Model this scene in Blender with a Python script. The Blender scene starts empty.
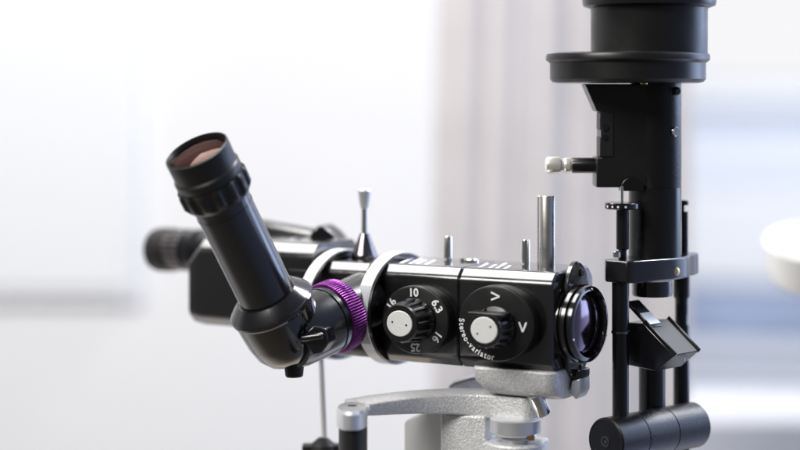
import bpy, bmesh, math, random
from mathutils import Vector, Matrix
random.seed(4)
C = bpy.context.scene.collection
F = 1760.0            # focal length in photo pixels (800 wide)
HX, HY = 400.0, 90.0  # principal column, horizon row
R = math.radians

# ---------------------------------------------------------------- helpers
def at(px, py, Y):
    return Vector(((px - HX) * Y / F, Y, (HY - py) * Y / F))

def V(*a): return Vector(a)

BASE = {}
def thing(name, label, cat, loc=(0, 0, 0), group=None):
    o = bpy.data.objects.new(name, None); C.objects.link(o)
    o.empty_display_size = 0.02
    o.location = loc; o['label'] = label; o['category'] = cat
    if group: o['group'] = group
    BASE[o.name] = Vector(loc)
    return o

def finish(bm, sharp=32):
    bmesh.ops.remove_doubles(bm, verts=bm.verts, dist=1e-7)
    bmesh.ops.recalc_face_normals(bm, faces=bm.faces)
    lim = R(sharp)
    for f in bm.faces: f.smooth = True
    for e in bm.edges:
        if len(e.link_faces) == 2:
            if e.calc_face_angle(0) > lim: e.smooth = False

def obj(name, bm, mat, parent=None, bevel=0.0004, label=None, sharp=32, seg=2):
    finish(bm, sharp)
    base = Vector((0, 0, 0))
    if parent is not None: base = BASE[parent.name]
    bm.transform(Matrix.Translation(-base))
    me = bpy.data.meshes.new(name); bm.to_mesh(me); bm.free()
    me.materials.append(mat)
    o = bpy.data.objects.new(name, me); C.objects.link(o)
    if parent is not None:
        o.parent = parent
        BASE[o.name] = base
    else:
        BASE[o.name] = base
    if bevel:
        b = o.modifiers.new('bevel', 'BEVEL'); b.width = bevel; b.segments = seg
        b.limit_method = 'ANGLE'; b.angle_limit = R(sharp + 3); b.harden_normals = False
    if label: o['label'] = label
    return o

def loft(bm, rings, cap0=True, cap1=True, closed=True):
    vs = [[bm.verts.new(p) for p in r] for r in rings]
    n = len(vs[0])
    for a, b in zip(vs[:-1], vs[1:]):
        for i in range(n if closed else n - 1):
            j = (i + 1) % n
            bm.faces.new((a[i], a[j], b[j], b[i]))
    if cap0: bm.faces.new(vs[0])
    if cap1: bm.faces.new(vs[-1][::-1])

def frame(d, hint=V(0, 0, 1)):
    d = d.normalized()
    x = hint - d * hint.dot(d)
    if x.length < 1e-4: x = V(1, 0, 0) - d * d.x
    x.normalize()
    return x, d.cross(x), d

def lathe(bm, o, d, prof, n=64, sx=1.0, sy=1.0, hint=V(0, 0, 1), gear=None, cap0=True, cap1=True):
    """prof = list of (r, t[, geared]) along axis d from o."""
    x, y, z = frame(d, hint)
    rings = []
    for p in prof:
        r, t = p[0], p[1]
        g = len(p) > 2 and p[2]
        ring = []
        for i in range(n):
            a = 2 * math.pi * i / n
            rr = r
            if g and gear: rr = r * gear(a)
            ring.append(o + x * (math.cos(a) * rr * sx) + y * (math.sin(a) * rr * sy) + z * t)
        rings.append(ring)
    loft(bm, rings, cap0, cap1)

def tube(bm, o, d, ro, ri, t0, t1, n=96, sx=1, sy=1, hint=V(0, 0, 1), ch=0.0, gear=None):
    """hollow ring"""
    x, y, z = frame(d, hint)
    prof = [(ri, t0), (ro - ch, t0), (ro, t0 + ch, 1), (ro, t1 - ch, 1), (ro - ch, t1), (ri, t1), (ri, t0)]
    rings = []
    for p in prof:
        ring = []
        for i in range(n):
            a = 2 * math.pi * i / n
            rr = p[0] * (gear(a) if gear and len(p) > 2 else 1)
            th = ro - ri
            kx = sx; ky = sy
            ring.append(o + x * (math.cos(a) * rr * kx) + y * (math.sin(a) * rr * ky) + z * p[1])
        rings.append(ring)
    loft(bm, rings, False, False)

def prism(bm, pts, ext, inset=None):
    """extrude a planar loop of Vectors along ext"""
    loft(bm, [pts, [p + ext for p in pts]])

def box(bm, c, ax, ay, az, sx, sy, sz):
    ax, ay, az = ax.normalized() * sx / 2, ay.normalized() * sy / 2, az.normalized() * sz / 2
    a = [c - ax - ay - az, c + ax - ay - az, c + ax + ay - az, c - ax + ay - az]
    prism(bm, a, az * 2)

def rrect(w, h, r, n=8):
    pts = []
    for cx, cy, a0 in ((w/2-r, h/2-r, 0), (-w/2+r, h/2-r, 90), (-w/2+r, -h/2+r, 180), (w/2-r, -h/2+r, 270)):
        for i in range(n + 1):
            a = R(a0 + 90 * i / n)
            pts.append((cx + r * math.cos(a), cy + r * math.sin(a)))
    return pts

def gear_fn(nt, depth, sharp=2.5):
    def f(a):
        c = math.cos(nt * a)
        return 1 - depth * (0.5 - 0.5 * max(-1, min(1, c * sharp)))
    return f

def text_bm(s, size, thick=0.0):
    cu = bpy.data.curves.new('txt', 'FONT'); cu.body = s; cu.size = size
    cu.align_x = 'CENTER'; cu.align_y = 'CENTER'; cu.offset = thick; cu.extrude = 0.00008
    to = bpy.data.objects.new('txt', cu); C.objects.link(to)
    dg = bpy.context.evaluated_depsgraph_get(); dg.update()
    me = bpy.data.meshes.new_from_object(to.evaluated_get(dg))
    bm = bmesh.new(); bm.from_mesh(me)
    bpy.data.objects.remove(to); bpy.data.meshes.remove(me); bpy.data.curves.remove(cu)
    return bm

def place_text(bmt, s, size, o, ex, ey, thick=0.0, sx=1.0):
    t = text_bm(s, size, thick)
    ez = ex.cross(ey).normalized()
    M = Matrix(((ex.x*sx, ey.x, ez.x, o.x), (ex.y*sx, ey.y, ez.y, o.y), (ex.z*sx, ey.z, ez.z, o.z), (0, 0, 0, 1)))
    t.transform(M)
    me = bpy.data.meshes.new('t'); t.to_mesh(me); t.free()
    bmt.from_mesh(me); bpy.data.meshes.remove(me)

# ---------------------------------------------------------------- materials
def mat(name, col, rough=0.4, metal=0.0, spec=0.5, coat=0.0, bump=None, rvar=0.0, cvar=0.0, cscale=60, aniso=0.0):
    m = bpy.data.materials.new(name); m.use_nodes = True
    nt = m.node_tree; p = nt.nodes['Principled BSDF']
    p.inputs['Base Color'].default_value = (*col, 1); p.inputs['Roughness'].default_value = rough
    p.inputs['Metallic'].default_value = metal; p.inputs['Specular IOR Level'].default_value = spec
    p.inputs['Coat Weight'].default_value = coat; p.inputs['Coat Roughness'].default_value = 0.08
    p.inputs['Anisotropic'].default_value = aniso
    tc = nt.nodes.new('ShaderNodeTexCoord')
    if bump:
        sc, st, dist = bump
        n = nt.nodes.new('ShaderNodeTexNoise'); n.inputs['Scale'].default_value = sc; n.inputs['Detail'].default_value = 3
        nt.links.new(tc.outputs['Object'], n.inputs['Vector'])
        b = nt.nodes.new('ShaderNodeBump'); b.inputs['Strength'].default_value = st; b.inputs['Distance'].default_value = dist
        nt.links.new(n.outputs['Fac'], b.inputs['Height']); nt.links.new(b.outputs['Normal'], p.inputs['Normal'])
    if rvar:
        n = nt.nodes.new('ShaderNodeTexNoise'); n.inputs['Scale'].default_value = 45; n.inputs['Detail'].default_value = 5
        nt.links.new(tc.outputs['Object'], n.inputs['Vector'])
        mr = nt.nodes.new('ShaderNodeMapRange'); mr.inputs['From Min'].default_value = .35; mr.inputs['From Max'].default_value = .65
        mr.inputs['To Min'].default_value = max(0.02, rough - rvar); mr.inputs['To Max'].default_value = rough + rvar
        nt.links.new(n.outputs['Fac'], mr.inputs['Value']); nt.links.new(mr.outputs['Result'], p.inputs['Roughness'])
        if coat:   # faint handling smears and dust in the clear coat
            n2 = nt.nodes.new('ShaderNodeTexNoise'); n2.inputs['Scale'].default_value = 110; n2.inputs['Detail'].default_value = 8
            n2.inputs['Distortion'].default_value = 1.2
            nt.links.new(tc.outputs['Object'], n2.inputs['Vector'])
            m2 = nt.nodes.new('ShaderNodeMapRange'); m2.inputs['From Min'].default_value = .42; m2.inputs['From Max'].default_value = .68
            m2.inputs['To Min'].default_value = .05; m2.inputs['To Max'].default_value = .24
            nt.links.new(n2.outputs['Fac'], m2.inputs['Value']); nt.links.new(m2.outputs['Result'], p.inputs['Coat Roughness'])
    if cvar:
        n = nt.nodes.new('ShaderNodeTexNoise'); n.inputs['Scale'].default_value = cscale; n.inputs['Detail'].default_value = 4
        nt.links.new(tc.outputs['Object'], n.inputs['Vector'])
        mx = nt.nodes.new('ShaderNodeMix'); mx.data_type = 'RGBA'
        mr = nt.nodes.new('ShaderNodeMapRange'); mr.inputs['From Min'].default_value = .38; mr.inputs['From Max'].default_value = .62
        nt.links.new(n.outputs['Fac'], mr.inputs['Value']); nt.links.new(mr.outputs['Result'], mx.inputs[0])
        mx.inputs[6].default_value = (*[c * (1 - cvar) for c in col], 1)
        mx.inputs[7].default_value = (*[min(1, c * (1 + cvar)) for c in col], 1)
        nt.links.new(mx.outputs[2], p.inputs['Base Color'])
    return m

M_BLACK = mat('black_lacquer', (0.006, 0.006, 0.006), 0.22, spec=0.5, coat=0.9, rvar=0.05, bump=(900, 0.03, 0.0003))
M_GLOSS = mat('black_gloss', (0.004, 0.004, 0.005), 0.13, spec=0.5, coat=0.7, rvar=0.06)
M_ANOD = mat('black_anodised', (0.005, 0.005, 0.007), 0.20, spec=0.7, coat=0.2, rvar=0.05)
M_SATIN = mat('black_satin', (0.009, 0.009, 0.009), 0.34, spec=0.4, rvar=0.06, bump=(1800, .08, .0002))
M_TOWER = mat('black_crackle_paint', (0.006, 0.006, 0.007), 0.30, spec=0.38, bump=(1500, 0.35, 0.0006), rvar=0.05)
M_TUBE = mat('black_rod', (0.005, 0.005, 0.006), 0.24, spec=0.45, rvar=0.05)
M_RUB = mat('black_rubber', (0.012, 0.011, 0.011), 0.5, spec=0.35)
M_CHROME = mat('polished_steel', (0.72, 0.71, 0.68), 0.16, metal=1.0, rvar=0.05)
M_STEEL = mat('brushed_steel', (0.62, 0.61, 0.58), 0.28, metal=1.0, rvar=0.06)
M_HAMMER = mat('silver_hammered_paint', (0.67, 0.67, 0.67), 0.34, metal=0.15, bump=(780, 0.7, 0.0009), cvar=0.14, cscale=850)
M_SILVER = mat('satin_silver', (0.74, 0.75, 0.77), 0.33, metal=0.75, rvar=0.06)
M_PALE = mat('pale_painted_metal', (0.86, 0.86, 0.84), 0.5, cvar=0.03, cscale=30)
M_RINGW = mat('white_enamel_ring', (0.80, 0.82, 0.83), 0.28, spec=0.5)
M_CAP = mat('white_plastic_cap', (0.66, 0.66, 0.64), 0.4, cvar=0.04, cscale=900)
M_RIB = mat('rib_grooves', (0.52, 0.54, 0.56), 0.4)
M_WHITE = mat('white_marking', (0.78, 0.78, 0.78), 0.5)
M_PURPLE = mat('purple_anodised', (0.15, 0.018, 0.17), 0.30, metal=0.7, rvar=0.12, cvar=.25, cscale=160)
M_BRASS = mat('brass', (0.55, 0.42, 0.22), 0.3, metal=1.0)
M_GUN = mat('gunmetal', (0.20, 0.185, 0.19), 0.22, metal=1.0, rvar=0.05)
M_PEARL = mat('pearl_knob', (0.80, 0.79, 0.72), 0.25, metal=0.6, spec=0.6, cvar=0.05)
M_WALL = mat('white_wall_paint', (0.86, 0.86, 0.87), 0.8, spec=0.2, cvar=0.01, cscale=3, bump=(120, 0.05, 0.001))
M_CAB = mat('white_laminate', (0.86, 0.87, 0.89), 0.5, spec=0.3)
M_CUP = mat('white_plastic', (0.93, 0.93, 0.92), 0.4)
M_CURT = mat('curtain_cloth', (0.635, 0.605, 0.622), 0.9, spec=0.1, cvar=0.04, cscale=12, bump=(400, 0.2, 0.001))
M_PBLUE = mat('pale_blue_render', (0.75, 0.80, 0.90), 0.8, cvar=0.04, cscale=1.2)
M_FACADE = mat('pale_render', (0.82, 0.85, 0.90), 0.8, cvar=0.04, cscale=1.2)
M_BLUEG = mat('blue_glazing', (0.38, 0.46, 0.66), 0.3, spec=0.5, cvar=0.25, cscale=0.9)
M_GREYB = mat('grey_blue_panel', (0.50, 0.57, 0.71), 0.6, cvar=0.1, cscale=0.8)
M_FRAME = mat('white_window_frame', (0.8, 0.8, 0.82), 0.4)

def glass_mat(name, tint, fres, rough=0.02, weight=1.0):
    m = bpy.data.materials.new(name); m.use_nodes = True; nt = m.node_tree
    nt.nodes.clear()
    out = nt.nodes.new('ShaderNodeOutputMaterial'); mix = nt.nodes.new('ShaderNodeMixShader')
    tr = nt.nodes.new('ShaderNodeBsdfTransparent'); tr.inputs[0].default_value = (*weight_col(weight), 1)
    gl = nt.nodes.new('ShaderNodeBsdfGlossy'); gl.inputs['Color'].default_value = (*tint, 1); gl.inputs['Roughness'].default_value = rough
    fr = nt.nodes.new('ShaderNodeFresnel'); fr.inputs['IOR'].default_value = fres
    nt.links.new(fr.outputs[0], mix.inputs[0]); nt.links.new(tr.outputs[0], mix.inputs[1]); nt.links.new(gl.outputs[0], mix.inputs[2])
    nt.links.new(mix.outputs[0], out.inputs[0])
    return m
def weight_col(w): return (w, w, w) if not isinstance(w, tuple) else w
M_LENS = glass_mat('coated_lens_glass', (1.0, 0.80, 1.0), 2.2, 0.12, (0.86, 0.80, 0.88))
M_LENSB = glass_mat('brown_coated_glass', (0.75, 0.52, 0.46), 1.3, 0.03, (0.75, 0.5, 0.45))
M_PANE = glass_mat('window_glass', (1, 1, 1), 1.3, 0.0, 0.98)
M_MIRROR = mat('mirror_face', (0.85, 0.85, 0.84), 0.12, metal=1.0)
M_VOID = mat('lens_interior', (0.05, 0.035, 0.046), 0.15, spec=0.8)

# ---------------------------------------------------------------- microscope
ang = R(29)
u = V(math.cos(ang), -math.sin(ang), 0); nn = V(-math.sin(ang), -math.cos(ang), 0); Z = V(0, 0, 1)
P0 = V(0.052, 1.1196, -0.1416)
def ml(s, k, h): return P0 + u * s + nn * k + Z * h
def on_plane(px, py, k):
    """point seen at photo pixel on the plane parallel to the body's side, k metres out of the axis"""
    rx, rz = (px - HX) / F, (HY - py) / F
    ray = V(rx, 1, rz)
    Y = (P0.dot(nn) + k) / ray.dot(nn)
    return ray * Y
def sk(px, k):   # axial coordinate s of that pixel column
    return (on_plane(px, 300, k) - P0).dot(u)
HB = 0.031       # half width of the body
mic = thing('slit_lamp_microscope', 'black binocular microscope with two dials, purple ring and upturned eyepiece, on the silver arm', 'microscope', at(500, 392, 1.10))

def chamf(w, h, r):
    k = r / .011
    q = [(-.0130, 0), (-.0108, -.00015), (-.0096, -.0005), (-.0088, -.0010), (-.0082, -.00152), (-.0068, -.0028), (-.0052, -.00425), (-.0038, -.00552), (-.0030, -.00628), (-.0020, -.0074), (-.0010, -.0090), (-.0003, -.0108), (0, -.0130)]
    q = [(a * k, b * k) for a, b in q]
    W, H = w / 2, h / 2
    pts = [(W + a, H + b) for a, b in q][::-1]
    pts += [(-W - a, H + b) for a, b in q]
    pts += [(-W - a, -H - b) for a, b in q][::-1]
    pts += [(W + a, -H - b) for a, b in q]
    return pts

def body_loft(bm, stations, r, n=8):
    """stations = (s, half_k, half_h, kc, hc, r)"""
    rings = []
    for s, hk, hh, kc, hc, rr in stations:
        rings.append([ml(s, kc + a, hc + b) for a, b in chamf(2*hk, 2*hh, rr)])
    loft(bm, rings)

s_end = sk(553, HB); s_seam = sk(458.5, HB); s_r2 = sk(372, HB); s_l = sk(300, HB)
def sec(sa, sb, name, m, e=0.0):
    bm = bmesh.new(); r = 0.0072
    c = 0.0012
    body_loft(bm, [(sa, HB-c+e, HB-c+e, 0, 0, r), (sa+c, HB+e, HB+e, 0, 0, r), (sb-c, HB+e, HB+e, 0, 0, r), (sb, HB-c+e, HB-c+e, 0, 0, r)], r)
    return obj(name, bm, m, mic, bevel=0)
front_body = sec(s_seam, s_end, 'front_housing', M_BLACK)
sec(s_r2 - .004, s_seam, 'magnification_housing', M_BLACK)
sec(s_l - .01, s_r2 - .004, 'rear_housing', M_BLACK, -0.0005)

# --- dials
def dial(name, cx, cy, kf, rad, knob_c, knob_r, kprot, labels, flat, lab):
    """cx, cy = pixel of the face centre lying kf out of the axis"""
    f = on_plane(cx, cy, kf)
    o = f - nn * (kf - HB + .0004)
    t = kf - HB
    bm = bmesh.new()
    S = 1.10
    lathe(bm, o, nn, [(rad * .985, 0), (rad * .985, t * .45), (rad*.965, t * .5), (rad, t * .56), (rad, t - .0012), (rad - .0005, t - .0004), (rad - .0016, t)], 96, 1, S)
    d = obj(name, bm, M_SATIN, mic, bevel=0, label=lab)
    # knob
    kb = f + (-Z * .0022 + u * .0004 if flat else Z * 0)
    ax = nn
    bm = bmesh.new()
    flute = gear_fn(16, 0.10, 2.2)
    lathe(bm, kb, ax, [(knob_r * 1.16, 0.0), (knob_r * 1.15, .0015), (knob_r * 1.10, .003, 1), (knob_r * 1.04, kprot * .8, 1), (knob_r*.97, kprot * .90, 0), (knob_r * .93, kprot)],
          192, 1, 1.06, gear=flute)
    if flat:
        # broad flat across the upper left of the knob, like a pointer bar
        for v in bm.verts:
            q = v.co - kb; hz = q.z
            if hz > knob_r * .78 and q.dot(nn) > .003: v.co.z -= (hz - knob_r * .78)
    kn = obj('knob', bm, M_SATIN, d, bevel=0, sharp=25)
    if flat:
        bm = bmesh.new()
        box(bm, kb + nn * (kprot * .5) + Z * (knob_r * .80) - u * knob_r * .05, u, nn, Z, knob_r * 2.2, kprot * .7, .0024)
        obj('grip_bar', bm, M_SATIN, d, bevel=.0006)
    bm = bmesh.new()
    cr = knob_r * (.72 if flat else .66)
    kc = kb + nn * (kprot - .0002)
    lathe(bm, kc, ax, [(cr, 0), (cr, .0005), (cr - .0004, .0008), (0.0003, .00085)], 64, 1, 1.12)
    obj('cap', bm, M_CAP, d, bevel=0)
    bm = bmesh.new()
    aa = R(8 if not flat else 28)
    for sgn in (-1, 1):
        c = kc + nn * .0008 + (u * math.cos(aa) + Z * math.sin(aa) * (1 if flat else -1)) * sgn * cr * .62
        lathe(bm, c, nn, [(.0007, 0), (.0006, .0002)], 14)
    obj('pin_hole', bm, M_RUB, d, bevel=0)
    bm = bmesh.new()
    for il, (txt, a, rr, size, inv, th) in enumerate(labels):
        a = R(a)
        radial = (u * math.cos(a) * S + Z * math.sin(a))
        rdir = (u * math.cos(a) + Z * math.sin(a)).normalized()
        ey = rdir if not inv else -rdir
        ex = ey.cross(nn)
        place_text(bm, txt, size, f + nn * (.0001 + .00003 * (il % 3)) + radial * rr, ex, ey, th, .86 if inv else 1.0)
    obj('marking', bm, M_WHITE, d, bevel=0)
    return d, f

r1 = 0.0214
labs = [('10', 92, .0169, .0070, False, .00022), ('6,3', 33, .0172, .0070, False, .00022), ('16', -33, .0172, .0070, False, .00022),
        ('25', -88, .0169, .0070, False, .00022), ('16', 149, .0172, .0070, False, .00022), ('40', 209, .0172, .0070, False, .00022)]
dial('magnification_dial', 414.5, 320, HB + .010, r1, None, .0120, .019, labs, False, 'round black dial numbered 10, 6,3, 16 and 25 with a knurled white-capped knob')
labs = []
word = 'Stereo-variator'
widths = {'S': 1.25, 't': .8, 'e': 1.1, 'r': .8, 'o': 1.15, '-': .9, 'v': 1.05, 'a': 1.1, 'i': .55}
tot = sum(widths[c] for c in word)
a0, a1 = 174, 269
pos = 0
for ch in word:
    w = widths[ch]; a = a0 + (a1 - a0) * (pos + w / 2) / tot; pos += w
    labs.append((ch, a, .0207, .0051, True, .00011))
d2, f2 = dial('stereo_dial', 495, 323.5, HB + .011, .0231, None, .0110, .0155, labs, True, 'round black dial lettered Stereo-variator with a fluted white-capped knob')
bm = bmesh.new()
def chevron(bm, c, pd, wd, L, W, T):
    """a flat V: two strokes meeting at c+pd*L"""
    for sg in (-1, 1):
        tip = c + pd * L / 2; end = c - pd * L / 2 + wd * W / 2 * sg
        dr = (tip - end).normalized(); sd = dr.cross(nn) * T / 2
        prism(bm, [end - sd, tip - sd, tip + sd, end + sd], nn * (.00012 + .00003 * sg))
chevron(bm, f2 + Z * .0165 * 1.0 + u * .0002, u, Z, .0058, .0046, .0011)
chevron(bm, f2 + u * .0185 - Z * .001, -Z, u, .0058, .0048, .0011)
obj('arrow_marking', bm, M_WHITE, d2, bevel=0)

# --- top markings and posts
def topmark(px):
    """one white stroke running back over the rounded top edge"""
    s_ = sk(px, .022)
    pts = [(k_, HB + .0001) for k_ in (.0222, .006, -.010 + .006 * ((px * 7) % 3))]
    bm = bmesh.new(); W_ = .0024
    lo = [ml(s_ - (.022 - k_) * .28, k_, h_) for k_, h_ in pts]
    rings = [[p, p + u * W_, p + u * W_ + Z * .00015, p + Z * .00015] for p in lo]
    loft(bm, rings)
    obj('marking', bm, M_WHITE, mic, bevel=0)
for px in (399, 408, 415, 424, 478, 488, 495, 503): topmark(px)

def post(name, px, ytop, ybase, rpx, kk, m, extra=None):
    s = sk(px, kk); b = ml(s, kk, HB - .0005); sc = b.y / F
    h = (ybase - ytop) * sc; r = rpx * sc
    # exact pixel column
    bm = bmesh.new()
    lathe(bm, b, Z, [(r, 0), (r, h - .0008), (r - .0003, h - .0002), (r - .0012, h)], 40)
    if extra: extra(bm, b, r, h)
    return obj(name, bm, m, mic, bevel=0)
post('short_post', 448, 238, 264, 4.2, -.006, M_CHROME)
post('short_post', 525.5, 242, 269, 4.4, -.004, M_CHROME)
def twin(bm, b, r, h):
    lathe(bm, b - u * r * .95 - nn * .002, Z, [(r * .55, 0), (r * .55, h - .0008), (r * .4, h - .0002)], 32)
    tube(bm, b, Z, r * 1.015, r * .9, .006, .0128, 40)
post('steel_column', 547, 198, 270, 8.0, -.004, M_STEEL, twin)
s = sk(463, 0)
bm = bmesh.new(); lathe(bm, ml(s, -.012, HB - .0004), Z, [(.005, 0), (.005, .0016), (.0042, .0022)], 32)
lathe(bm, ml(s - .006, -.012, HB - .0004), Z, [(.0022, 0), (.0022, .0022), (.0015, .0025)], 24)
obj('screw', bm, M_CHROME, mic, bevel=0)

# --- control lever: cone, stem, flared knob
s = sk(364.5, 0); b = ml(s, 0, HB - .001); sc = b.y / F
hh = lambda y: (262.5 - y) * sc
bm = bmesh.new(); lathe(bm, b, Z, [(13 * sc, 0), (13.2 * sc, hh(259)), (12.4 * sc, hh(257)), (5.2 * sc, hh(238)), (4.6 * sc, hh(236.5))], 48)
lv = obj('lever', bm, M_GUN, mic, bevel=0)
bm = bmesh.new(); lathe(bm, b, Z, [(3.0 * sc, hh(238)), (3.0 * sc, hh(206))], 32); obj('stem', bm, M_CHROME, lv, bevel=0)
bm = bmesh.new(); lathe(bm, b, Z, [(3.6 * sc, hh(212)), (5.2 * sc, hh(206)), (6.4 * sc, hh(196)), (7.0 * sc, hh(194)), (6.2 * sc, hh(192.8))], 40)
obj('grip', bm, M_SILVER, lv, bevel=0)

# --- two white enamel rings round the body
def ring(px_top, kk, hv, hk, wid):
    s = sk(px_top, 0); o = ml(s, kk, 0)
    bm = bmesh.new()
    rings = []
    N = 120
    prof = [(0, 0), (1.0, 0), (1, wid), (0, wid)]
    def rg(off, t):
        out = []
        for i in range(N):
            a = 2 * math.pi * i / N
            out.append(o + Z * math.cos(a) * (hv + off) + nn * math.sin(a) * (hk + off) + u * t)
        return out
    T = .0030; c = .0005
    R_ = [rg(-T, 0), rg(-c, 0), rg(0, c), rg(0, wid - c), rg(-c, wid), rg(-T, wid), rg(-T, 0)]
    loft(bm, R_, False, False)
    o_ = obj('mounting_ring', bm, M_RINGW, mic, bevel=0)
    bm = bmesh.new()
    loft(bm, [rg(-T - .0001, .0006), rg(-T - .0016, .0006), rg(-T - .0016, wid + .0006), rg(-.0008, wid + .0016), rg(-.0003, wid + .0001), rg(-T-.0001, wid-.0002)], False, False)
    obj('inner_band', bm, M_ANOD, o_, bevel=0)
    # fine ribs across the band
    bm = bmesh.new()
    for i in range(46):
        a = R(60 + 60 * i / 45)
        c0 = o + Z * math.cos(a) * (hv + .00012) + nn * math.sin(a) * (hk + .00012) + u * wid / 2
        tn = (-Z * math.sin(a) * hv + nn * math.cos(a) * hk).normalized()
        box(bm, c0, u, tn, tn.cross(u), wid * .8, .0006, .0004)
    obj('ribs', bm, M_RIB, o_, bevel=0)
ring(394, .0045, .0363, .0455, .0085)
ring(338, .0045, .0363, .0475, .0080)

# --- objective end
pc = ml(s_end, .0065, -.0008)
bm = bmesh.new()
lathe(bm, pc - nn * .0055, u, [(.0362, 0), (.0368, .0006), (.0368, .003), (.0358, .0038)], 96, 1, .55)
fl = obj('end_plate', bm, M_BLACK, mic, bevel=0)
for c in (pc + Z * .0290 - nn * .0095, pc - Z * .0300 - nn * .009):
    bm = bmesh.new(); lathe(bm, c, u, [(.0024, .0036), (.0024, .0044), (.0018, .0048)], 24)
    obj('screw', bm, M_ANOD, fl, bevel=0)
ao = R(36)
ul = V(math.cos(ao), -math.sin(ao), 0); nl = V(-math.sin(ao), -math.cos(ao), 0)
q = pc + u * .0015 - Z * .0006
Lr = .0230; E = .80
prof = [(Lr - .002, -.006), (Lr, 0), (Lr + .0004, .001), (Lr + .0002, .0036), (Lr - .0014, .0042), (Lr - .0014, .0054), (Lr + .0003, .0062), (Lr + .0010, .0075),
        (Lr + .0008, .0105), (Lr - .0012, .0112), (Lr - .0012, .0125), (Lr + .0004, .0133), (Lr + .0002, .0158), (Lr - .0008, .0166),
        (Lr - .0026, .0168), (Lr - .0030, .0160), (Lr - .0038, .0105), (Lr - .0038, .0040)]
lathe(bm_ := bmesh.new(), q, ul, [(a, b * E) for a, b in prof], 128)
obn = obj('objective_barrel', bm_, M_GLOSS, mic, bevel=0, label='glossy black ringed lens barrel with a violet-coated front glass')
bm = bmesh.new()
rr = Lr - .0039
lathe(bm, q, ul, [(rr, .0082)] + [(rr * math.cos(R(a)), .0082 + .0046 * math.sin(R(a))) for a in (8, 15, 22, 30, 38, 45, 52, 60, 66, 72, 77, 82, 86, 89.5)], 96, cap0=False)
obj('front_lens', bm, M_LENS, obn, bevel=0)
bm = bmesh.new()
rr = Lr - .0044
lathe(bm, q, ul, [(rr, .0046)] + [(rr * math.cos(R(a)), .0022 + .0024 * (1 - math.sin(R(a)))) for a in (15, 30, 45, 60, 75, 89.5)], 96, cap0=False)
obj('inner_lens', bm, M_VOID, obn, bevel=0)
for a in (-20, 95, 205):
    bm = bmesh.new()
    c = q + ul * .0166 * E + (Z * math.sin(R(a)) + nl * math.cos(R(a))) * (Lr - .0016)
    lathe(bm, c, ul, [(.0007, 0), (.0006, .0004)], 14)
    obj('screw', bm, M_STEEL, obn, bevel=0)

# bracket below the lens
bm = bmesh.new()
k0 = .007
prism(bm, [ml(s_end + .001, k0, -.030), ml(s_end + .009, k0, -.030), ml(s_end + .009, k0, -.034), ml(s_end + .006, k0, -.043), ml(s_end + .001, k0, -.043)], -nn * .012)
obj('lower_bracket', bm, M_ANOD, mic, bevel=.0008)
bm = bmesh.new()
prism(bm, [ml(s_end + .003, .010, -.037), ml(s_end + .0085, .010, -.035), ml(s_end + .0085, .010, -.043), ml(s_end + .006, .010, -.048), ml(s_end + .002, .010, -.045)], -nn * .016)
obj('latch', bm, M_SILVER, mic, bevel=.0006)

# --- silver saddle beneath the front housing
bm = bmesh.new()
sa, sb = sk(471, HB), sk(553, HB)
def sad(h, a, b, k1, k2):
    pts = []
    N = 6; r = .007
    for cx, cy, a0 in ((b - r, k1 - r, 0), (a + r, k1 - r, 90), (a + r, k2 + r, 180), (b - r, k2 + r, 270)):
        for i in range(N + 1):
            t = R(a0 + 90 * i / N); pts.append(ml(cx + r * math.cos(t), cy + r * math.sin(t), h))
    return pts
loft(bm, [sad(-.0475, sa + .014, sb - .001, .016, -.004), sad(-.0470, sa + .010, sb + .001, .021, -.006), sad(-.044, sa + .006, sb + .001, .028, -.006), sad(-.038, sa + .001, sb + .001, .032, -.006),
          sad(-.0302, sa, sb + .001, .0335, -.006), sad(-.0290, sa + .001, sb, .0325, -.006)])
obj('saddle', bm, M_HAMMER, mic, bevel=0, sharp=40)
bm = bmesh.new()
c = at(535, 394, 1.075); dd = (at(545, 417, 1.080) - c).normalized()
lathe(bm, c, dd, [(.0046, 0), (.0048, .001), (.0050, .0125), (.0047, .0142), (.0035, .0146)], 48)
obj('clamp_screw', bm, M_CHROME, mic, bevel=0)

# --- rear binocular head
s0 = sk(179.5, .030); s1 = sk(312, .030)
bm = bmesh.new()
rr = .010
hc, hh_ = .0115, .0295
body_loft(bm, [(s0, .016, hh_ - .016, 0, hc - .010, .006), (s0 + .0018, .022, hh_ - .010, 0, hc - .007, .007), (s0 + .006, .0275, hh_ - .005, 0, hc - .004, .0085), (s0 + .016, .030, hh_, 0, hc, .0090), (s1, .030, hh_, 0, hc, .0090)], rr)
obj('binocular_head', bm, M_BLACK, mic, bevel=0)

def eyep(name, base, d, L, r, m=M_RUB):
    return

# far eyepiece, pointing back and left
e0 = at(222, 250, 1.252); e1 = at(158, 249.5, 1.292); d = (e1 - e0).normalized(); Lf = (e1 - e0).length
bm = bmesh.new()
lathe(bm, e0, d, [(.0120, 0), (.0125, Lf * .25), (.0150, Lf * .30), (.0152, Lf * .42), (.0135, Lf * .45), (.0135, Lf * .5)], 64)
fe = obj('far_eyepiece', bm, M_ANOD, mic, bevel=0)
bm = bmesh.new()
lathe(bm, e0, d, [(.0147, Lf * .49), (.0152, Lf * .52, 1), (.0152, Lf * .70, 1), (.0147, Lf * .73)], 160, gear=gear_fn(20, .07))
obj('grip_ring', bm, M_GUN, fe, bevel=0)
bm = bmesh.new()
lathe(bm, e0, d, [(.0145, Lf * .72), (.0160, Lf * .75), (.0160, Lf * .95), (.0150, Lf * 1.0), (.0125, Lf * 1.0), (.011, Lf * .93)], 72)
obj('eyecup', bm, M_RUB, fe, bevel=0)

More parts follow.
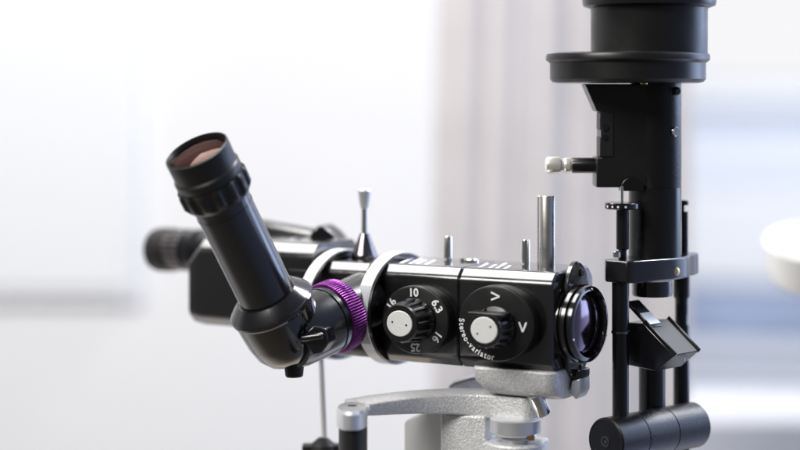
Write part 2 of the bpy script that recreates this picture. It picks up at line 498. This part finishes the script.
# prism housings between the head and the rear ring
bm = bmesh.new()
a = at(252, 231, 1.25); b2 = at(318, 243, 1.215)
lathe(bm, a, b2 - a, [(.004, -.004), (.0085, 0), (.0098, .01), (.0098, (b2 - a).length)], 48)
obj('relay_tube', bm, M_BLACK, mic, bevel=0)
bm = bmesh.new()
a = at(296, 252, 1.19); b2 = at(285, 243, 1.172)
lathe(bm, a, b2 - a, [(.0100, -.02), (.0100, 0), (.0094, .005), (.007, .009), (.002, .0108)], 48)
obj('prism_cap', bm, M_ANOD, mic, bevel=0)
bm = bmesh.new()
poly = [(309, 236), (312, 229), (317, 225.5), (324, 227), (332, 233), (349, 254), (347, 268), (309, 268)]
prism(bm, [at(x, y, 1.195) for x, y in poly], V(.006, .024, 0))
obj('prism_housing', bm, M_ANOD, mic, bevel=.002, seg=3)

# --- near elbow + upright eyepiece
A = at(270.5, 303, 1.082); B = at(196.5, 150.5, 1.036); de = (B - A).normalized(); LE = (B - A).length
elb = at(296, 336, 1.088)
bm = bmesh.new()
lathe(bm, A, de, [(.004, -.0415), (.013, -.0402), (.0190, -.0365), (.0228, -.030), (.0246, -.021), (.0254, -.010), (.0258, -.0035), (.0262, -.0030), (.0270, -.0020), (.0270, -.0006), (.0262, .0004)], 96)
el = obj('elbow_housing', bm, M_GLOSS, mic, bevel=0, label='glossy black round elbow under the upturned eyepiece')
bm = bmesh.new()
lathe(bm, A, de, [(.0264, .0000), (.0256, .0012), (.0200, .0066), (.0192, .0074), (.0186, .0074)], 96)
obj('collar', bm, M_ANOD, el, bevel=0)
bm = bmesh.new()
tb = LE * .72; tr = .0175
lathe(bm, A, de, [(tr, .005), (tr, tb * .86), (tr + .0003, tb * .862), (tr + .0003, tb * .885), (tr, tb * .887), (tr, tb * .93), (tr + .0004, tb * .935), (tr + .0004, tb)], 96)
et = obj('eyepiece_tube', bm, M_ANOD, mic, bevel=0, label='plain black upright tube slanting up to the nearer eyepiece')
bm = bmesh.new()
lathe(bm, A, de, [(.0186, LE * .69), (.0208, LE * .715), (.0222, LE * .735, 1), (.0222, LE * .80, 1), (.0206, LE * .825)], 200, gear=gear_fn(14, .10, 1.8))
obj('grip_ring', bm, M_SATIN, et, bevel=0)
bm = bmesh.new()
lathe(bm, A, de, [(.0196, LE * .815), (.0206, LE * .84), (.0206, LE * .875), (.0196, LE * .885), (.0198, LE * .985), (.0196, LE * 1.0), (.0188, LE * 1.003), (.0184, LE * .996), (.0178, LE * .970), (.0145, LE * .965), (.0143, LE * .93)], 96)
obj('eyecup', bm, M_SATIN, et, bevel=0)
bm = bmesh.new()
rr = .0177
lathe(bm, A, de, [(rr, LE * .972)] + [(rr * math.cos(R(a)), LE * .972 + .0030 * math.sin(R(a))) for a in (20, 40, 60, 75, 89)], 64, cap0=False)
obj('eye_lens', bm, M_LENSB, et, bevel=0)
bm = bmesh.new(); lathe(bm, A, de, [(.0140, LE * .955), (.0139, LE * .967), (.0100, LE * .9685), (.0004, LE * .9690)], 64)
obj('field_lens', bm, mat('red_brown_coating', (.022, .010, .009), .12, spec=.5), et, bevel=0)
bm = bmesh.new(); tube(bm, A, de, .0178, .0150, LE * .967, LE * .975, 72, ch=.0006)
obj('retaining_ring', bm, M_ANOD, et, bevel=0)
# cross arm: elbow to purple ring to body
f0 = at(329, 319, 1.108); f1 = at(343, 314.5, 1.122)
m_ = (V(.66, .70, .235)).normalized()
f1 = f0 + m_ * .0125
bm = bmesh.new()
lathe(bm, f0, m_, [(.0190, -.036), (.0205, -.030), (.0212, -.006), (.0206, -.0056), (.0206, -.0048), (.0214, -.0044), (.0214, .001)], 96)
ca = obj('cross_tube', bm, M_ANOD, mic, bevel=0)
bm = bmesh.new()
lathe(bm, f0, m_, [(.0205, -.0006), (.0226, 0), (.0232, .0008, 1), (.0232, .0098, 1), (.0226, .0110), (.0200, .0110)], 640, gear=gear_fn(80, .035, 1.6))
obj('purple_ring', bm, M_PURPLE, mic, bevel=0, sharp=50, label='purple knurled locking ring')
bm = bmesh.new()
lathe(bm, f0, m_, [(.0195, .012), (.0195, .040)], 64)
obj('mount_tube', bm, M_BLACK, mic, bevel=0)
# little stop lever and stub on the elbow
bm = bmesh.new()
c = at(316, 341, 1.068)
poly = [(301, 337), (313, 326), (326, 329), (329, 343), (322, 353), (313, 355)]
prism(bm, [at(x, y, 1.068) for x, y in poly], V(.004, .014, 0))
sl = obj('stop_lever', bm, M_ANOD, mic, bevel=.0008)
bm = bmesh.new()
lathe(bm, at(312, 337, 1.067), V(1, -.1, .15), [(.0016, -.007), (.0022, -.006), (.0022, .006), (.0014, .007)], 20)
obj('pin', bm, M_ANOD, sl, bevel=0)
bm = bmesh.new()
lathe(bm, at(294, 362, 1.09), V(0.02, 0, -1), [(.0066, -.006), (.0064, .001), (.0055, .0085), (.0048, .0092)], 40)
obj('stub_knob', bm, M_RUB, mic, bevel=0)

# ---------------------------------------------------------------- illumination tower
YT = 1.115
T0 = at(650, 420, YT)
tow = thing('illumination_tower', 'tall black slit lamp tower with drum top, prism box and steel-tipped side handle', 'lamp tower', at(650, 447, YT))
w = V(.068, .070, 0).normalized(); pz = V(w.y, -w.x, 0)    # base axis (near-left to far-right) and its normal towards the camera-right
sc = YT / F
cx = at(656, 90, YT)   # column axis
def zt(py): return (HY - py) * sc
def cyl(name, px, Y, rows, m, parent, n=64, **k):
    """rows: (half width px, py)"""
    o = at(px, HY, Y); s_ = Y / F
    bm = bmesh.new()
    lathe(bm, o, Z, [(r * s_, (HY - y) * s_) + tuple(e) for r, y, *e in rows][::-1], n, hint=V(0, 1, 0), **k)
    return obj(name, bm, m, parent, bevel=0)
cyl('lamp_drum', 649, YT, [(52, -70), (57, -66), (57, -44), (64.5, -42), (66.5, -38), (66.5, 3), (65.5, 6), (58.5, 8.5), (58, 12), (58, 54)], M_SATIN, tow, 96)
fl_ = cyl('turret_disc', 627.5, YT, [(70, 52.5), (80.5, 54), (81.5, 56), (81.5, 60), (79, 62), (77.5, 63), (77.5, 79), (75, 82), (70, 83)], M_SATIN, tow, 128)
bm = bmesh.new(); lathe(bm, at(644, 83, YT - .030), V(0, 0, -1), [(.0022, -.001), (.0022, .0008), (.0015, .0012)], 20)
obj('screw', bm, M_BRASS, fl_, bevel=0)
hs = cyl('column', 656, YT, [(25, 80), (25.2, 84), (25.2, 188), (24.6, 189.5)], M_TOWER, tow, 96)
# flat side plate with chamfer and notch
bm = bmesh.new()
poly = [(585, 84), (650, 84), (650, 187.5), (596.5, 187.5), (596.5, 157.5), (601, 157.5), (601, 111.5), (597, 111.5)]
Yp = YT - .0135
prism(bm, [at(x, y, Yp) for x, y in poly], V(0.0, .024, 0))
obj('side_plate', bm, M_SATIN, tow, bevel=.0008)
bm = bmesh.new()
poly = [(600, 112.5), (613.5, 112.5), (613.5, 157), (600, 157), (600, 137), (603, 137), (603, 130), (600, 130)]
prism(bm, [at(x, y, Yp - .0006) for x, y in poly], V(0, .020, 0))
ip = obj('side_panel', bm, M_RUB, tow, bevel=.0005)
bm = bmesh.new()
lathe(bm, at(604.5, 137, Yp - .0008), V(0, -1, 0), [(.0019, 0), (.0019, .0006)], 20)
lathe(bm, at(605, 127.5, Yp - .0008), V(0, -1, 0), [(.0024, 0), (.0022, .0005)], 20)
obj('screw', bm, M_ANOD, ip, bevel=0)
# arch recess at the foot of the column
bm = bmesh.new()
ya = YT - .0164
pts = [at(632 + 12 * math.cos(R(a)), 191 - 14 * math.sin(R(a)) , ya) for a in range(0, 181, 12)]
prism(bm, pts, V(0, .010, 0))
obj('arch_guard', bm, M_VOID if False else M_TUBE, tow, bevel=.0005)
# slot, clip and screw on the right of the column
bm = bmesh.new()
box(bm, at(668.5, 107, YT - .0142), V(1, 0, 0), V(0, 1, 0), Z, .0014, .001, .026)
obj('slot', bm, M_RUB, tow, bevel=0)
bm = bmesh.new()
for dx in (0, 6.5):
    lathe(bm, at(670 + dx, 91, YT - .0125), V(.6, -1, -.2), [(.0026, -.002), (.0026, .0012), (.0018, .0018)], 20)
obj('clip', bm, M_RUB, tow, bevel=0)
bm = bmesh.new(); lathe(bm, at(673.5, 131.5, YT - .0115), V(.55, -1, 0), [(.0028, 0), (.0030, .0008), (.0030, .0022), (.0026, .0028)], 32)
box(bm, at(673.5, 131.5, YT - .0115) + V(.55, -1, 0).normalized() * .0029, Z + V(.1, 0, 0), V(.55, -1, 0), V(1, .55, 0), .005, .0004, .0006)
obj('screw', bm, M_CHROME, tow, bevel=0)
# handle
bm = bmesh.new(); hb = at(600, 165.3, YT - .004)
lathe(bm, hb, V(-1, 0, 0), [(.0049, -.004), (.0049, .017), (.0043, .018)], 40)
hd = obj('handle', bm, M_TUBE, tow, bevel=0)
bm = bmesh.new()
lathe(bm, hb, V(-1, 0, 0), [(.0038, .0175), (.0038, .0185), (.0047, .0190), (.0050, .0215), (.0047, .0225), (.0040, .0232), (.0040, .0248), (.0051, .0252), (.0055, .0262), (.0055, .0325), (.0050, .0340), (.0035, .0345)], 48)
obj('knob', bm, M_PEARL, hd, bevel=0)
# dial disc + pin, on top of left rod
YL, YR = YT - .020, YT + .022
cyl('pin', 622, YL, [(1.5, 186), (1.5, 203), (5, 203.5), (5, 205)], M_CHROME, tow, 24)
ds = cyl('scale_disc', 622, YL, [(16.5, 202.5), (17.4, 203.3), (17.4, 208), (16, 209)], M_ANOD, tow, 64)
bm = bmesh.new()
for a in (-62, -40, -20, 5):
    dr = V(math.sin(R(a)), -math.cos(R(a)), 0)
    lathe(bm, at(622, 206, YL) + dr * (17.4 * YL / F - .0001), dr, [(.0007, 0), (.0007, .0002)], 12)
obj('marking', bm, M_WHITE, ds, bevel=0)
cyl('left_rod', 622.5, YL, [(6.3, 208.5), (6.3, 249), (4, 250), (4, 262)], M_TUBE, tow, 40)
cyl('foot_screw', 616.5, YL - .006, [(3, 251), (4.2, 252), (4.2, 257)], M_CHROME, tow, 24)
cyl('right_cap', 682.5, YR, [(5.6, 200.2), (6.2, 201), (6.2, 205), (2, 205.5), (2, 211), (5.8, 211.5), (5.8, 262)], M_TUBE, tow, 40)
cyl('inner_column', 655, YT, [(26.3, 187), (26.3, 262)], M_TUBE, tow, 96)
# cross block: follows the base axis
bm = bmesh.new()
def wp(a, b, z): return V(cx.x, cx.y, 0) + w * a + pz * b + Z * z
def blk(za, zb, sh):
    pts = []
    for a, b, z_ in sh: pts.append(wp(a, b, 0))
    return pts
Lb = .0365
Ll = Lb + .009
loop = [(-Ll + .002, .0100), (-Ll + .006, .0130), (-.018, .0165), (-.008, .0185), (.004, .0185), (.012, .0165), (.020, .012), (Lb - .008, .0105), (Lb - .001, .008), (Lb, .002), (Lb - .001, -.006), (Lb - .006, -.009), (.014, -.012), (.006, -.0175), (-.006, -.0175), (-.014, -.012), (-Ll + .004, -.009), (-Ll, -.005)]
za, zb = zt(277), zt(255.5)
loft(bm, [[wp(a, b, z_) for a, b in loop] for z_ in (za, zb)])
cb = obj('cross_block', bm, M_ANOD, tow, bevel=.0010, sharp=40)
bm = bmesh.new()
c = wp(-.004, .0184, zt(269)); lathe(bm, c, pz - w * .15, [(.0026, -.001), (.0026, .0005), (.002, .0008)], 28)
obj('screw', bm, M_BRASS, cb, bevel=0)
cyl('lens_tube', 652, YT, [(20, 280), (20.5, 293), (19.6, 295.5)], M_GLOSS, tow, 72)
# rods down to the base
YLr, YRr = YT - .026, YT + .030
lr = cyl('support_rod', 620.5, YLr, [(8.6, 278), (8.6, 312), (8.6, 332), (8.3, 334), (8.3, 428)], M_TUBE, tow, 48)
cyl('support_rod', 681.5, YRr, [(8.2, 270), (8.2, 296), (6.4, 299), (6.4, 323), (8.2, 326), (8.2, 460)], M_TUBE, tow, 48)
cyl('centre_post', 652, YT + .004, [(13.3, 366), (13.3, 418)], M_TUBE, tow, 64)
bm = bmesh.new(); lathe(bm, at(620.5, 333, YLr), Z, [(.0058, 0), (.0058, .0014)], 40)
obj('collar', bm, M_GUN, lr, bevel=0)
# base cylinder
b0 = at(605.5, 441.5, 1.075); b1 = at(694, 416, 1.130)
ax = b1 - b0; ax.z = 0; b1 = b0 + ax; 
Lc = ax.length
bm = bmesh.new()
rb = .0144
lathe(bm, b0, ax, [(rb - .0012, 0), (rb, .0012), (rb, Lc * .30), (rb - .0004, Lc * .303), (rb, Lc * .31), (rb, Lc * .63), (rb - .0004, Lc * .633), (rb, Lc * .64), (rb, Lc - .001), (rb - .001, Lc)], 96)
bc = obj('base_cylinder', bm, M_TOWER, tow, bevel=0)
bm = bmesh.new()
d_ = ax.normalized()
tube(bm, b0, -d_, .0034, .0022, -.001, .0004, 32)
lathe(bm, b0, -d_, [(.0014, -.001), (.0014, .0002)], 6)
obj('bolt', bm, M_GUN, bc, bevel=0)
bm = bmesh.new()
tube(bm, b0, -d_, rb - .0008, rb - .0014, -.001, .0002, 96)
obj('rim', bm, M_RUB, bc, bevel=0)
# prism box, mirror face 40 degrees down
al = R(38)
tt = (pz * math.cos(al) - Z * math.sin(al)).normalized()
nb = w.cross(tt).normalized()
if nb.z < 0: nb = -nb
fc = at(672, 336, 1.095)   # centre of sloping face
bm = bmesh.new()
Wb, Lbx, Tb = .0262, .0300, .020
T_ = fc - w * (Wb / 2) - tt * (Lbx / 2) - nb * .0012
prism(bm, [T_ + pz * a + Z * b for a, b in ((0, 0), (.0233, -.0182), (.0100, -.0290), (-.0124, -.0275), (-.0133, -.0010))], w * Wb)
pb = obj('prism_box', bm, M_ANOD, tow, bevel=.0005)
bm = bmesh.new()
box(bm, fc - w * (Wb / 2 - .0006), w, tt, nb, .0014, Lbx + .0004, .0026)
box(bm, fc + w * (Wb / 2 - .0006), w, tt, nb, .0014, Lbx + .0004, .0026)
obj('edge_rail', bm, M_ANOD, pb, bevel=.0003)
bm = bmesh.new()
box(bm, fc - nb * .0008, w, tt, nb, Wb - .003, Lbx - .001, .0012)
obj('face_plate', bm, M_GUN if False else M_RUB, pb, bevel=.0002)
bm = bmesh.new()
mc = fc - w * (Wb / 2 - .0068) - tt * (Lbx / 2 + .006)
box(bm, mc - nb * .0004, w, tt, nb, .0125, .0235, .0022)
mp = obj('mirror_plate', bm, M_GLOSS, pb, bevel=.0003)
bm = bmesh.new()
box(bm, mc + tt * .0050 + nb * .0008, w, tt, nb, .0108, .0100, .0008)
obj('mirror', bm, mat('mirror_glint_white', (.95, .95, .93), .5, metal=0.0), pb, bevel=.0001)  # plain white colour stands in for the mirror's bright reflection
bm = bmesh.new()
box(bm, fc + tt * (Lbx / 2 + .0002) - nb * .006 + w * .005, w, nb, tt, .0016, .0012, .0006)
obj('marking', bm, M_WHITE, pb, bevel=0)
bm = bmesh.new()
box(bm, fc + tt * (Lbx / 2 + .0002) - nb * .006 + w * .0015, w, nb, tt, .0016, .0012, .0006)
obj('marking', bm, M_WHITE, pb, bevel=0)

# ---------------------------------------------------------------- silver support arm
arm = thing('support_arm', 'curved silver hammered-metal arm on a round pivot below the microscope', 'arm', at(470, 448, 1.10))
bm = bmesh.new()
top = -.1890
cl = [(357, 1.069, .0115), (385, 1.084, .0120), (420, 1.098, .0120), (460, 1.105, .0120), (495, 1.102, .0122), (530, 1.092, .0130)]
# smooth the centreline
def interp(t):
    t *= len(cl) - 1; i = min(int(t), len(cl) - 2); f = t - i
    p = [cl[max(0, i - 1)], cl[i], cl[i + 1], cl[min(len(cl) - 1, i + 2)]]
    return [0.5 * (2*p[1][k] + (p[2][k]-p[0][k])*f + (2*p[0][k]-5*p[1][k]+4*p[2][k]-p[3][k])*f*f + (3*p[1][k]-p[0][k]-3*p[2][k]+p[3][k])*f**3) for k in range(3)]
cen = []
for i in range(41):
    a_, Y_, hw = interp(i / 40); cen.append((V((a_ - 400) * Y_ / F, Y_, 0), hw))
rings = []
for i, (c, hw) in enumerate(cen):
    tg = (cen[min(40, i + 1)][0] - cen[max(0, i - 1)][0]).normalized(); sd = V(tg.y, -tg.x, 0)
    th = .0075 + .0080 * min(1, i / 34.0)
    rings.append([c + sd * a + Z * (top - th / 2 + b) for a, b in rrect(2 * hw, th, .0014, 4)])
# rounded right end
c, hw = cen[-1]; tg = (cen[-1][0] - cen[-2][0]).normalized(); sd = V(tg.y, -tg.x, 0); th = .0155
for k in (30, 60, 80):
    rings.append([c + tg * .0055 * math.sin(R(k)) + sd * a * (.5 + .5 * math.cos(R(k)) ) + Z * (top - th / 2 + b) for a, b in rrect(2 * hw, th, .0014, 4)])
loft(bm, rings)
obj('curved_bar', bm, M_HAMMER, arm, bevel=0, sharp=50)
YA = 1.048
_pz = lambda y: (HY - y) * 1.029 / F
bm = bmesh.new(); oc_ = V((352 - HX) * YA / F, YA, 0); rr = 15.6 * YA / F
lathe(bm, oc_, Z, [(rr - .0008, _pz(432)), (rr, _pz(430.5)), (rr, top - .0006 - .0008), (rr - .0008, top + .0003)], 72, 2.0, 1, hint=V(0, 1, 0))
lc = obj('end_collar', bm, M_SILVER, arm, bevel=0)
bm = bmesh.new(); lathe(bm, V(oc_.x, 1.052, top + .0002), Z, [(.0030, -.001), (.0030, .0003), (.0026, .0004)], 24)
obj('plug', bm, M_GUN, lc, bevel=0)
bm = bmesh.new()
lathe(bm, oc_ + V(.0006, 0, 0), Z, [(rr * .92, _pz(480)), (rr * .92, _pz(430))], 64, 1.9, 1, hint=V(0, 1, 0))
obj('black_post', bm, M_RUB, arm, bevel=0)
YD = 1.085
cyl('pivot_disc', 515.5, YD, [(24, 417.5), (25.7, 418.5), (25.7, 431), (24, 433.5), (20, 434), (20, 437), (15, 438), (15, 446)], M_SILVER, arm, 80)
bm = bmesh.new()
lathe(bm, at(515, 441.5, YD), Z, [(.017, -.03), (.0172, -.0012), (.0160, 0)], 64)
obj('lower_disc', bm, M_HAMMER, arm, bevel=0)
bm = bmesh.new(); box(bm, at(531, 437.5, YD - .012), V(1, 0, 0), V(0, 1, 0), Z, .004, .004, .0032)
obj('copper_tab', bm, mat('copper', (.36, .2, .13), .4, metal=.8), arm, bevel=.0002)
bm = bmesh.new()
g = V(math.cos(R(22)), -math.sin(R(22)), 0); gn = V(-math.sin(R(22)), -math.cos(R(22)), 0)
c0 = at(440, 413, 1.10)
prism(bm, [c0, c0 + g * .030, c0 + g * .030 - Z * .016, c0 + g * .062 - Z * .016, c0 + g * .062 - Z * .05, c0 - Z * .05], -gn * .030)
obj('pillar_block', bm, M_HAMMER, arm, bevel=.0018, seg=3)
bm = bmesh.new()
c1 = at(404, 425, 1.125)
prism(bm, [at(404, 423, 1.125), at(407, 420, 1.125), at(426, 412, 1.118), at(446, 411, 1.112), at(446, 480, 1.112), at(404, 480, 1.125)], V(0.004, .012, 0))
obj('pale_side_panel', bm, M_PALE, arm, bevel=.0012, seg=3)
bm = bmesh.new()
poly = [(447, 387.5), (454, 383), (472, 378), (500, 378), (500, 392), (452, 392)]
prism(bm, [at(x, y, 1.135) for x, y in poly], V(.002, .014, 0))
obj('rear_arm', bm, M_HAMMER, arm, bevel=.0015, seg=3)
bm = bmesh.new(); lathe(bm, at(515, 394, 1.095), Z, [(.0075, -.002), (.0075, .006), (.0065, .012)], 40)
obj('pivot_pin', bm, M_GUN, arm, bevel=0)

# ---------------------------------------------------------------- thin rod with star knob
YK = 1.16
rod = thing('rod_with_clamp', 'thin pale rod standing in a black clamp knob left of the silver arm', 'rod', at(322, 450, YK))
bm = bmesh.new()
p0 = at(324.5, 441, YK); p1 = at(319.5, 320, YK)
lathe(bm, p0, p1 - p0, [(.0019, 0), (.0016, (p1 - p0).length)], 24)
obj('rod', bm, mat('pale_rod', (.62, .58, .58), .35), rod, bevel=0)
bm = bmesh.new()
lathe(bm, at(323, 452, YK), Z, [(.009, -.01), (.010, 0), (.0085, .005), (.003, .0095), (.0022, .0098)], 32)
box(bm, at(322, 447.5, YK), V(1, 0, 0), V(0, 1, 0), Z, .026, .010, .0045)
obj('clamp_knob', bm, M_RUB, rod, bevel=.001)

# ---------------------------------------------------------------- white cup on the right
cup = thing('white_cup', 'blurred white round plastic cup at the right edge beside the window', 'cup', at(818, 300, 1.42))
YC = 1.42
tl = V(-.05, -.30, 1).normalized()
bm = bmesh.new()
rc = .042
oc = at(819, 242, YC)
lathe(bm, oc, tl, [(rc * .90, -.032), (rc * .97, -.024), (rc * 1.0, -.004), (rc * 1.03, 0), (rc * 1.01, .0012), (rc * .97, 0), (rc * .93, -.020), (rc * .8, -.028)], 72)
obj('cup_body', bm, M_CUP, cup, bevel=0)

# ---------------------------------------------------------------- room behind
def slab(name, c, sx, sy, sz, m, parent=None, rz=0, bevel=0.004):
    bm = bmesh.new()
    X_ = V(math.cos(rz), math.sin(rz), 0); Y_ = V(-math.sin(rz), math.cos(rz), 0)
    box(bm, V(*c), X_, Y_, Z, sx, sy, sz)
    return obj(name, bm, m, parent, bevel=bevel)
YW = 2.7
bm = bmesh.new()
box(bm, V(-1.46, YW + .1, 0), V(1, 0, 0), V(0, 1, 0), Z, 3.6, .2, 3.2)
wl = obj('wall', bm, M_WALL, None, bevel=.003); wl['kind'] = 'structure'; wl['label'] = 'plain white wall behind the microscope'
# white cabinet/board on the left, with a faint shadow line under it
cab = thing('wall_cabinet', 'blurred white wall cabinet at the left with a soft shadow below', 'cabinet', (-.95, YW - .1, -.33))
bm = bmesh.new()
cb0 = at(136, 0, YW - .05)
box(bm, V(cb0.x - .45, YW - .009, .125), V(1, 0, 0), V(0, 1, 0), Z, .9, .016, .90)
obj('cabinet_body', bm, M_CAB, cab, bevel=.006)
bm = bmesh.new()
box(bm, V(cb0.x - .45, YW - .020, .125), V(1, 0, 0), V(0, 1, 0), Z, .86, .006, .86)
obj('door', bm, M_CAB, cab, bevel=.003)

cur = thing('curtain', 'pale mauve-grey curtain hanging in soft vertical folds beside the window', 'curtain', (.2, 2.05, -1.2))
bm = bmesh.new()
xs0, xs1 = at(437, 0, 2.05).x, at(685, 0, 2.05).x
pts = []
N = 420
rnd = [(random.uniform(0, 6.28), f_, a_) for f_, a_ in ((7, .30), (12, .55), (19, .35), (31, .16))]
for i in range(N + 1):
    t = i / N
    y = sum(a_ * math.sin(f_ * 2 * t * math.pi / 2 + p_) for p_, f_, a_ in rnd)
    pts.append(V(xs0 + (xs1 - xs0) * t, 2.05 + .0028 * y, 0))
front = pts; back = [p + V(0, .003, 0) for p in pts][::-1]
loop = front + back
NZ = 24
rings = []
for k in range(NZ + 1):
    z_ = -1.2 + 2.4 * k / NZ
    rings.append([p + V(.006 * math.sin(k * .45 + p.x * 9), .004 * math.sin(k * .6 + p.x * 30), z_) for p in loop])
loft(bm, rings, False, False)
obj('cloth', bm, M_CURT, cur, bevel=0, sharp=80)

win = thing('window', 'tall white-framed window with clear glass at the right', 'window', (1.2, YW, -1.3))
wx0, wx1 = .34, 2.2
bm = bmesh.new()
box(bm, V(wx0 + .03, YW + .05, 0), V(1, 0, 0), V(0, 1, 0), Z, .06, .08, 3.0)
box(bm, V(wx1 - .03, YW + .05, 0), V(1, 0, 0), V(0, 1, 0), Z, .06, .08, 3.0)
box(bm, V((wx0 + wx1) / 2, YW + .05, 1.47), V(1, 0, 0), V(0, 1, 0), Z, wx1 - wx0 - .124, .08, .06)
obj('window_frame', bm, M_FRAME, win, bevel=.003)
bm = bmesh.new()
sy = at(0, 402, YW).z
box(bm, V((wx0 + wx1) / 2, YW - .02, sy - .45), V(1, 0, 0), V(0, 1, 0), Z, wx1 - wx0 - .124, .24, .9)
obj('window_sill', bm, M_FRAME, win, bevel=.004)
bm = bmesh.new()
box(bm, V((wx0 + wx1) / 2, YW + .05, (1.44 + sy) / 2), V(1, 0, 0), V(0, 1, 0), Z, wx1 - wx0 - .124, .006, 1.44 - sy)
obj('pane', bm, M_PANE, win, bevel=0)

# building across the street: floors of pale concrete and blue glazing
YB = 6.0
bld = thing('office_building', 'blurred pale building with blue window bands seen through the window', 'building', (2.2, YB, -4))
bz = R(-14)
X_ = V(math.cos(bz), math.sin(bz), 0); Yb_ = V(-math.sin(bz), math.cos(bz), 0)
bc0 = V(1.25, YB, 0)
def zy(py): return (HY - py) * YB / F
def band(name, y0, y1, m, out, lab=None):
    bm = bmesh.new()
    z0, z1 = zy(y1), zy(y0)
    box(bm, bc0 + X_ * 1.2 + Yb_ * (.6 - out) + Z * (z0 + z1) / 2, X_, Yb_, Z, 4.4, 1.2, z1 - z0 - .004)
    return obj(name, bm, m, bld, bevel=.01)
band('cornice', 80, 84, M_GREYB, .004)
band('upper_wall', 86, 110, M_FACADE, 0)
band('window_band', 110, 128, M_GREYB, -.004)
band('middle_wall', 128, 190, M_PBLUE, 0)
band('middle_wall', 190, 286, M_FACADE, .004)
band('window_band', 286, 345, M_BLUEG, -.004)
band('lower_wall', 345, 366, M_FACADE, .0)
band('window_band', 366, 381, M_BLUEG, -.006)
band('base_wall', 381, 900, M_FACADE, .004)

# ---------------------------------------------------------------- light
def area(name, loc, target, sx, sy, power, col):
    l = bpy.data.lights.new(name, 'AREA'); l.shape = 'RECTANGLE'; l.size = sx; l.size_y = sy; l.energy = power; l.color = col
    o = bpy.data.objects.new(name, l); C.objects.link(o); o.location = loc
    d = Vector(target) - Vector(loc); o.rotation_euler = d.to_track_quat('-Z', 'Y').to_euler()
    return o
area('ceiling_lamp', (-.55, 1.37, 1.23), (0.02, 1.12, -.12), .80, .85, 27, (1, .985, .96))
area('window_light', (1.75, 1.75, .45), (.1, 1.1, -.1), 1.0, 1.4, 17, (.55, .70, 1.0))
area('wall_fill', (-1.6, -.3, 1.6), (-.5, 2.7, -.1), 1.5, 1.0, 88, (1, .975, .935))  # added fill light behind the camera, brightens the back wall
area('daylight', (3.0, 2.9, 4.0), (1.8, 6.0, -.6), 2.0, 2.0, 600, (.97, .98, 1.0))

wd = bpy.data.worlds.new('World'); bpy.context.scene.world = wd; wd.use_nodes = True
nt = wd.node_tree; bg = nt.nodes['Background']
tc = nt.nodes.new('ShaderNodeTexCoord'); sep = nt.nodes.new('ShaderNodeSeparateXYZ')
nt.links.new(tc.outputs['Generated'], sep.inputs[0])
def ramp(sock, pts):
    r_ = nt.nodes.new('ShaderNodeValToRGB'); mr = nt.nodes.new('ShaderNodeMapRange')
    mr.inputs['From Min'].default_value = -1; mr.inputs['From Max'].default_value = 1
    nt.links.new(sep.outputs[sock], mr.inputs['Value']); nt.links.new(mr.outputs['Result'], r_.inputs[0])
    el = r_.color_ramp.elements
    while len(el) < len(pts): el.new(.5)
    for e, (p, c) in zip(el, pts): e.position = (p + 1) / 2; e.color = (*c, 1)
    return r_.outputs[0]
ry = ramp('Y', [(-.9, (.10, .10, .10)), (.05, (.17, .17, .175)), (.5, (1.0, 1.0, 1.02))])
rx = ramp('X', [(.25, (1, 1, 1)), (.75, (1.5, 1.75, 2.6))])
rz = ramp('Z', [(-.95, (1.6, 1.35, 1.1)), (-.6, (1, 1, 1))])
def mul(a, b):
    m = nt.nodes.new('ShaderNodeMix'); m.data_type = 'RGBA'; m.blend_type = 'MULTIPLY'; m.inputs[0].default_value = 1
    nt.links.new(a, m.inputs[6]); nt.links.new(b, m.inputs[7]); return m.outputs[2]
nt.links.new(mul(mul(ry, rx), rz), bg.inputs['Color']); bg.inputs['Strength'].default_value = 1.0

# ---------------------------------------------------------------- camera
cd = bpy.data.cameras.new('camera'); cam = bpy.data.objects.new('camera', cd); C.objects.link(cam)
cam.location = (0, 0, 0); cam.rotation_euler = (R(90), 0, 0)
cd.sensor_width = 36; cd.lens = 36 * F / 800
cd.shift_y = -(225 - HY) / 800
cd.clip_start = .05; cd.clip_end = 200
cd.dof.use_dof = True; cd.dof.focus_distance = 1.088
cd.dof.aperture_fstop = (cd.lens / 1000) / .034
bpy.context.scene.camera = cam
vs = bpy.context.scene.view_settings
vs.view_transform = 'Standard'; vs.look = 'None'; vs.exposure = 0; vs.gamma = 1
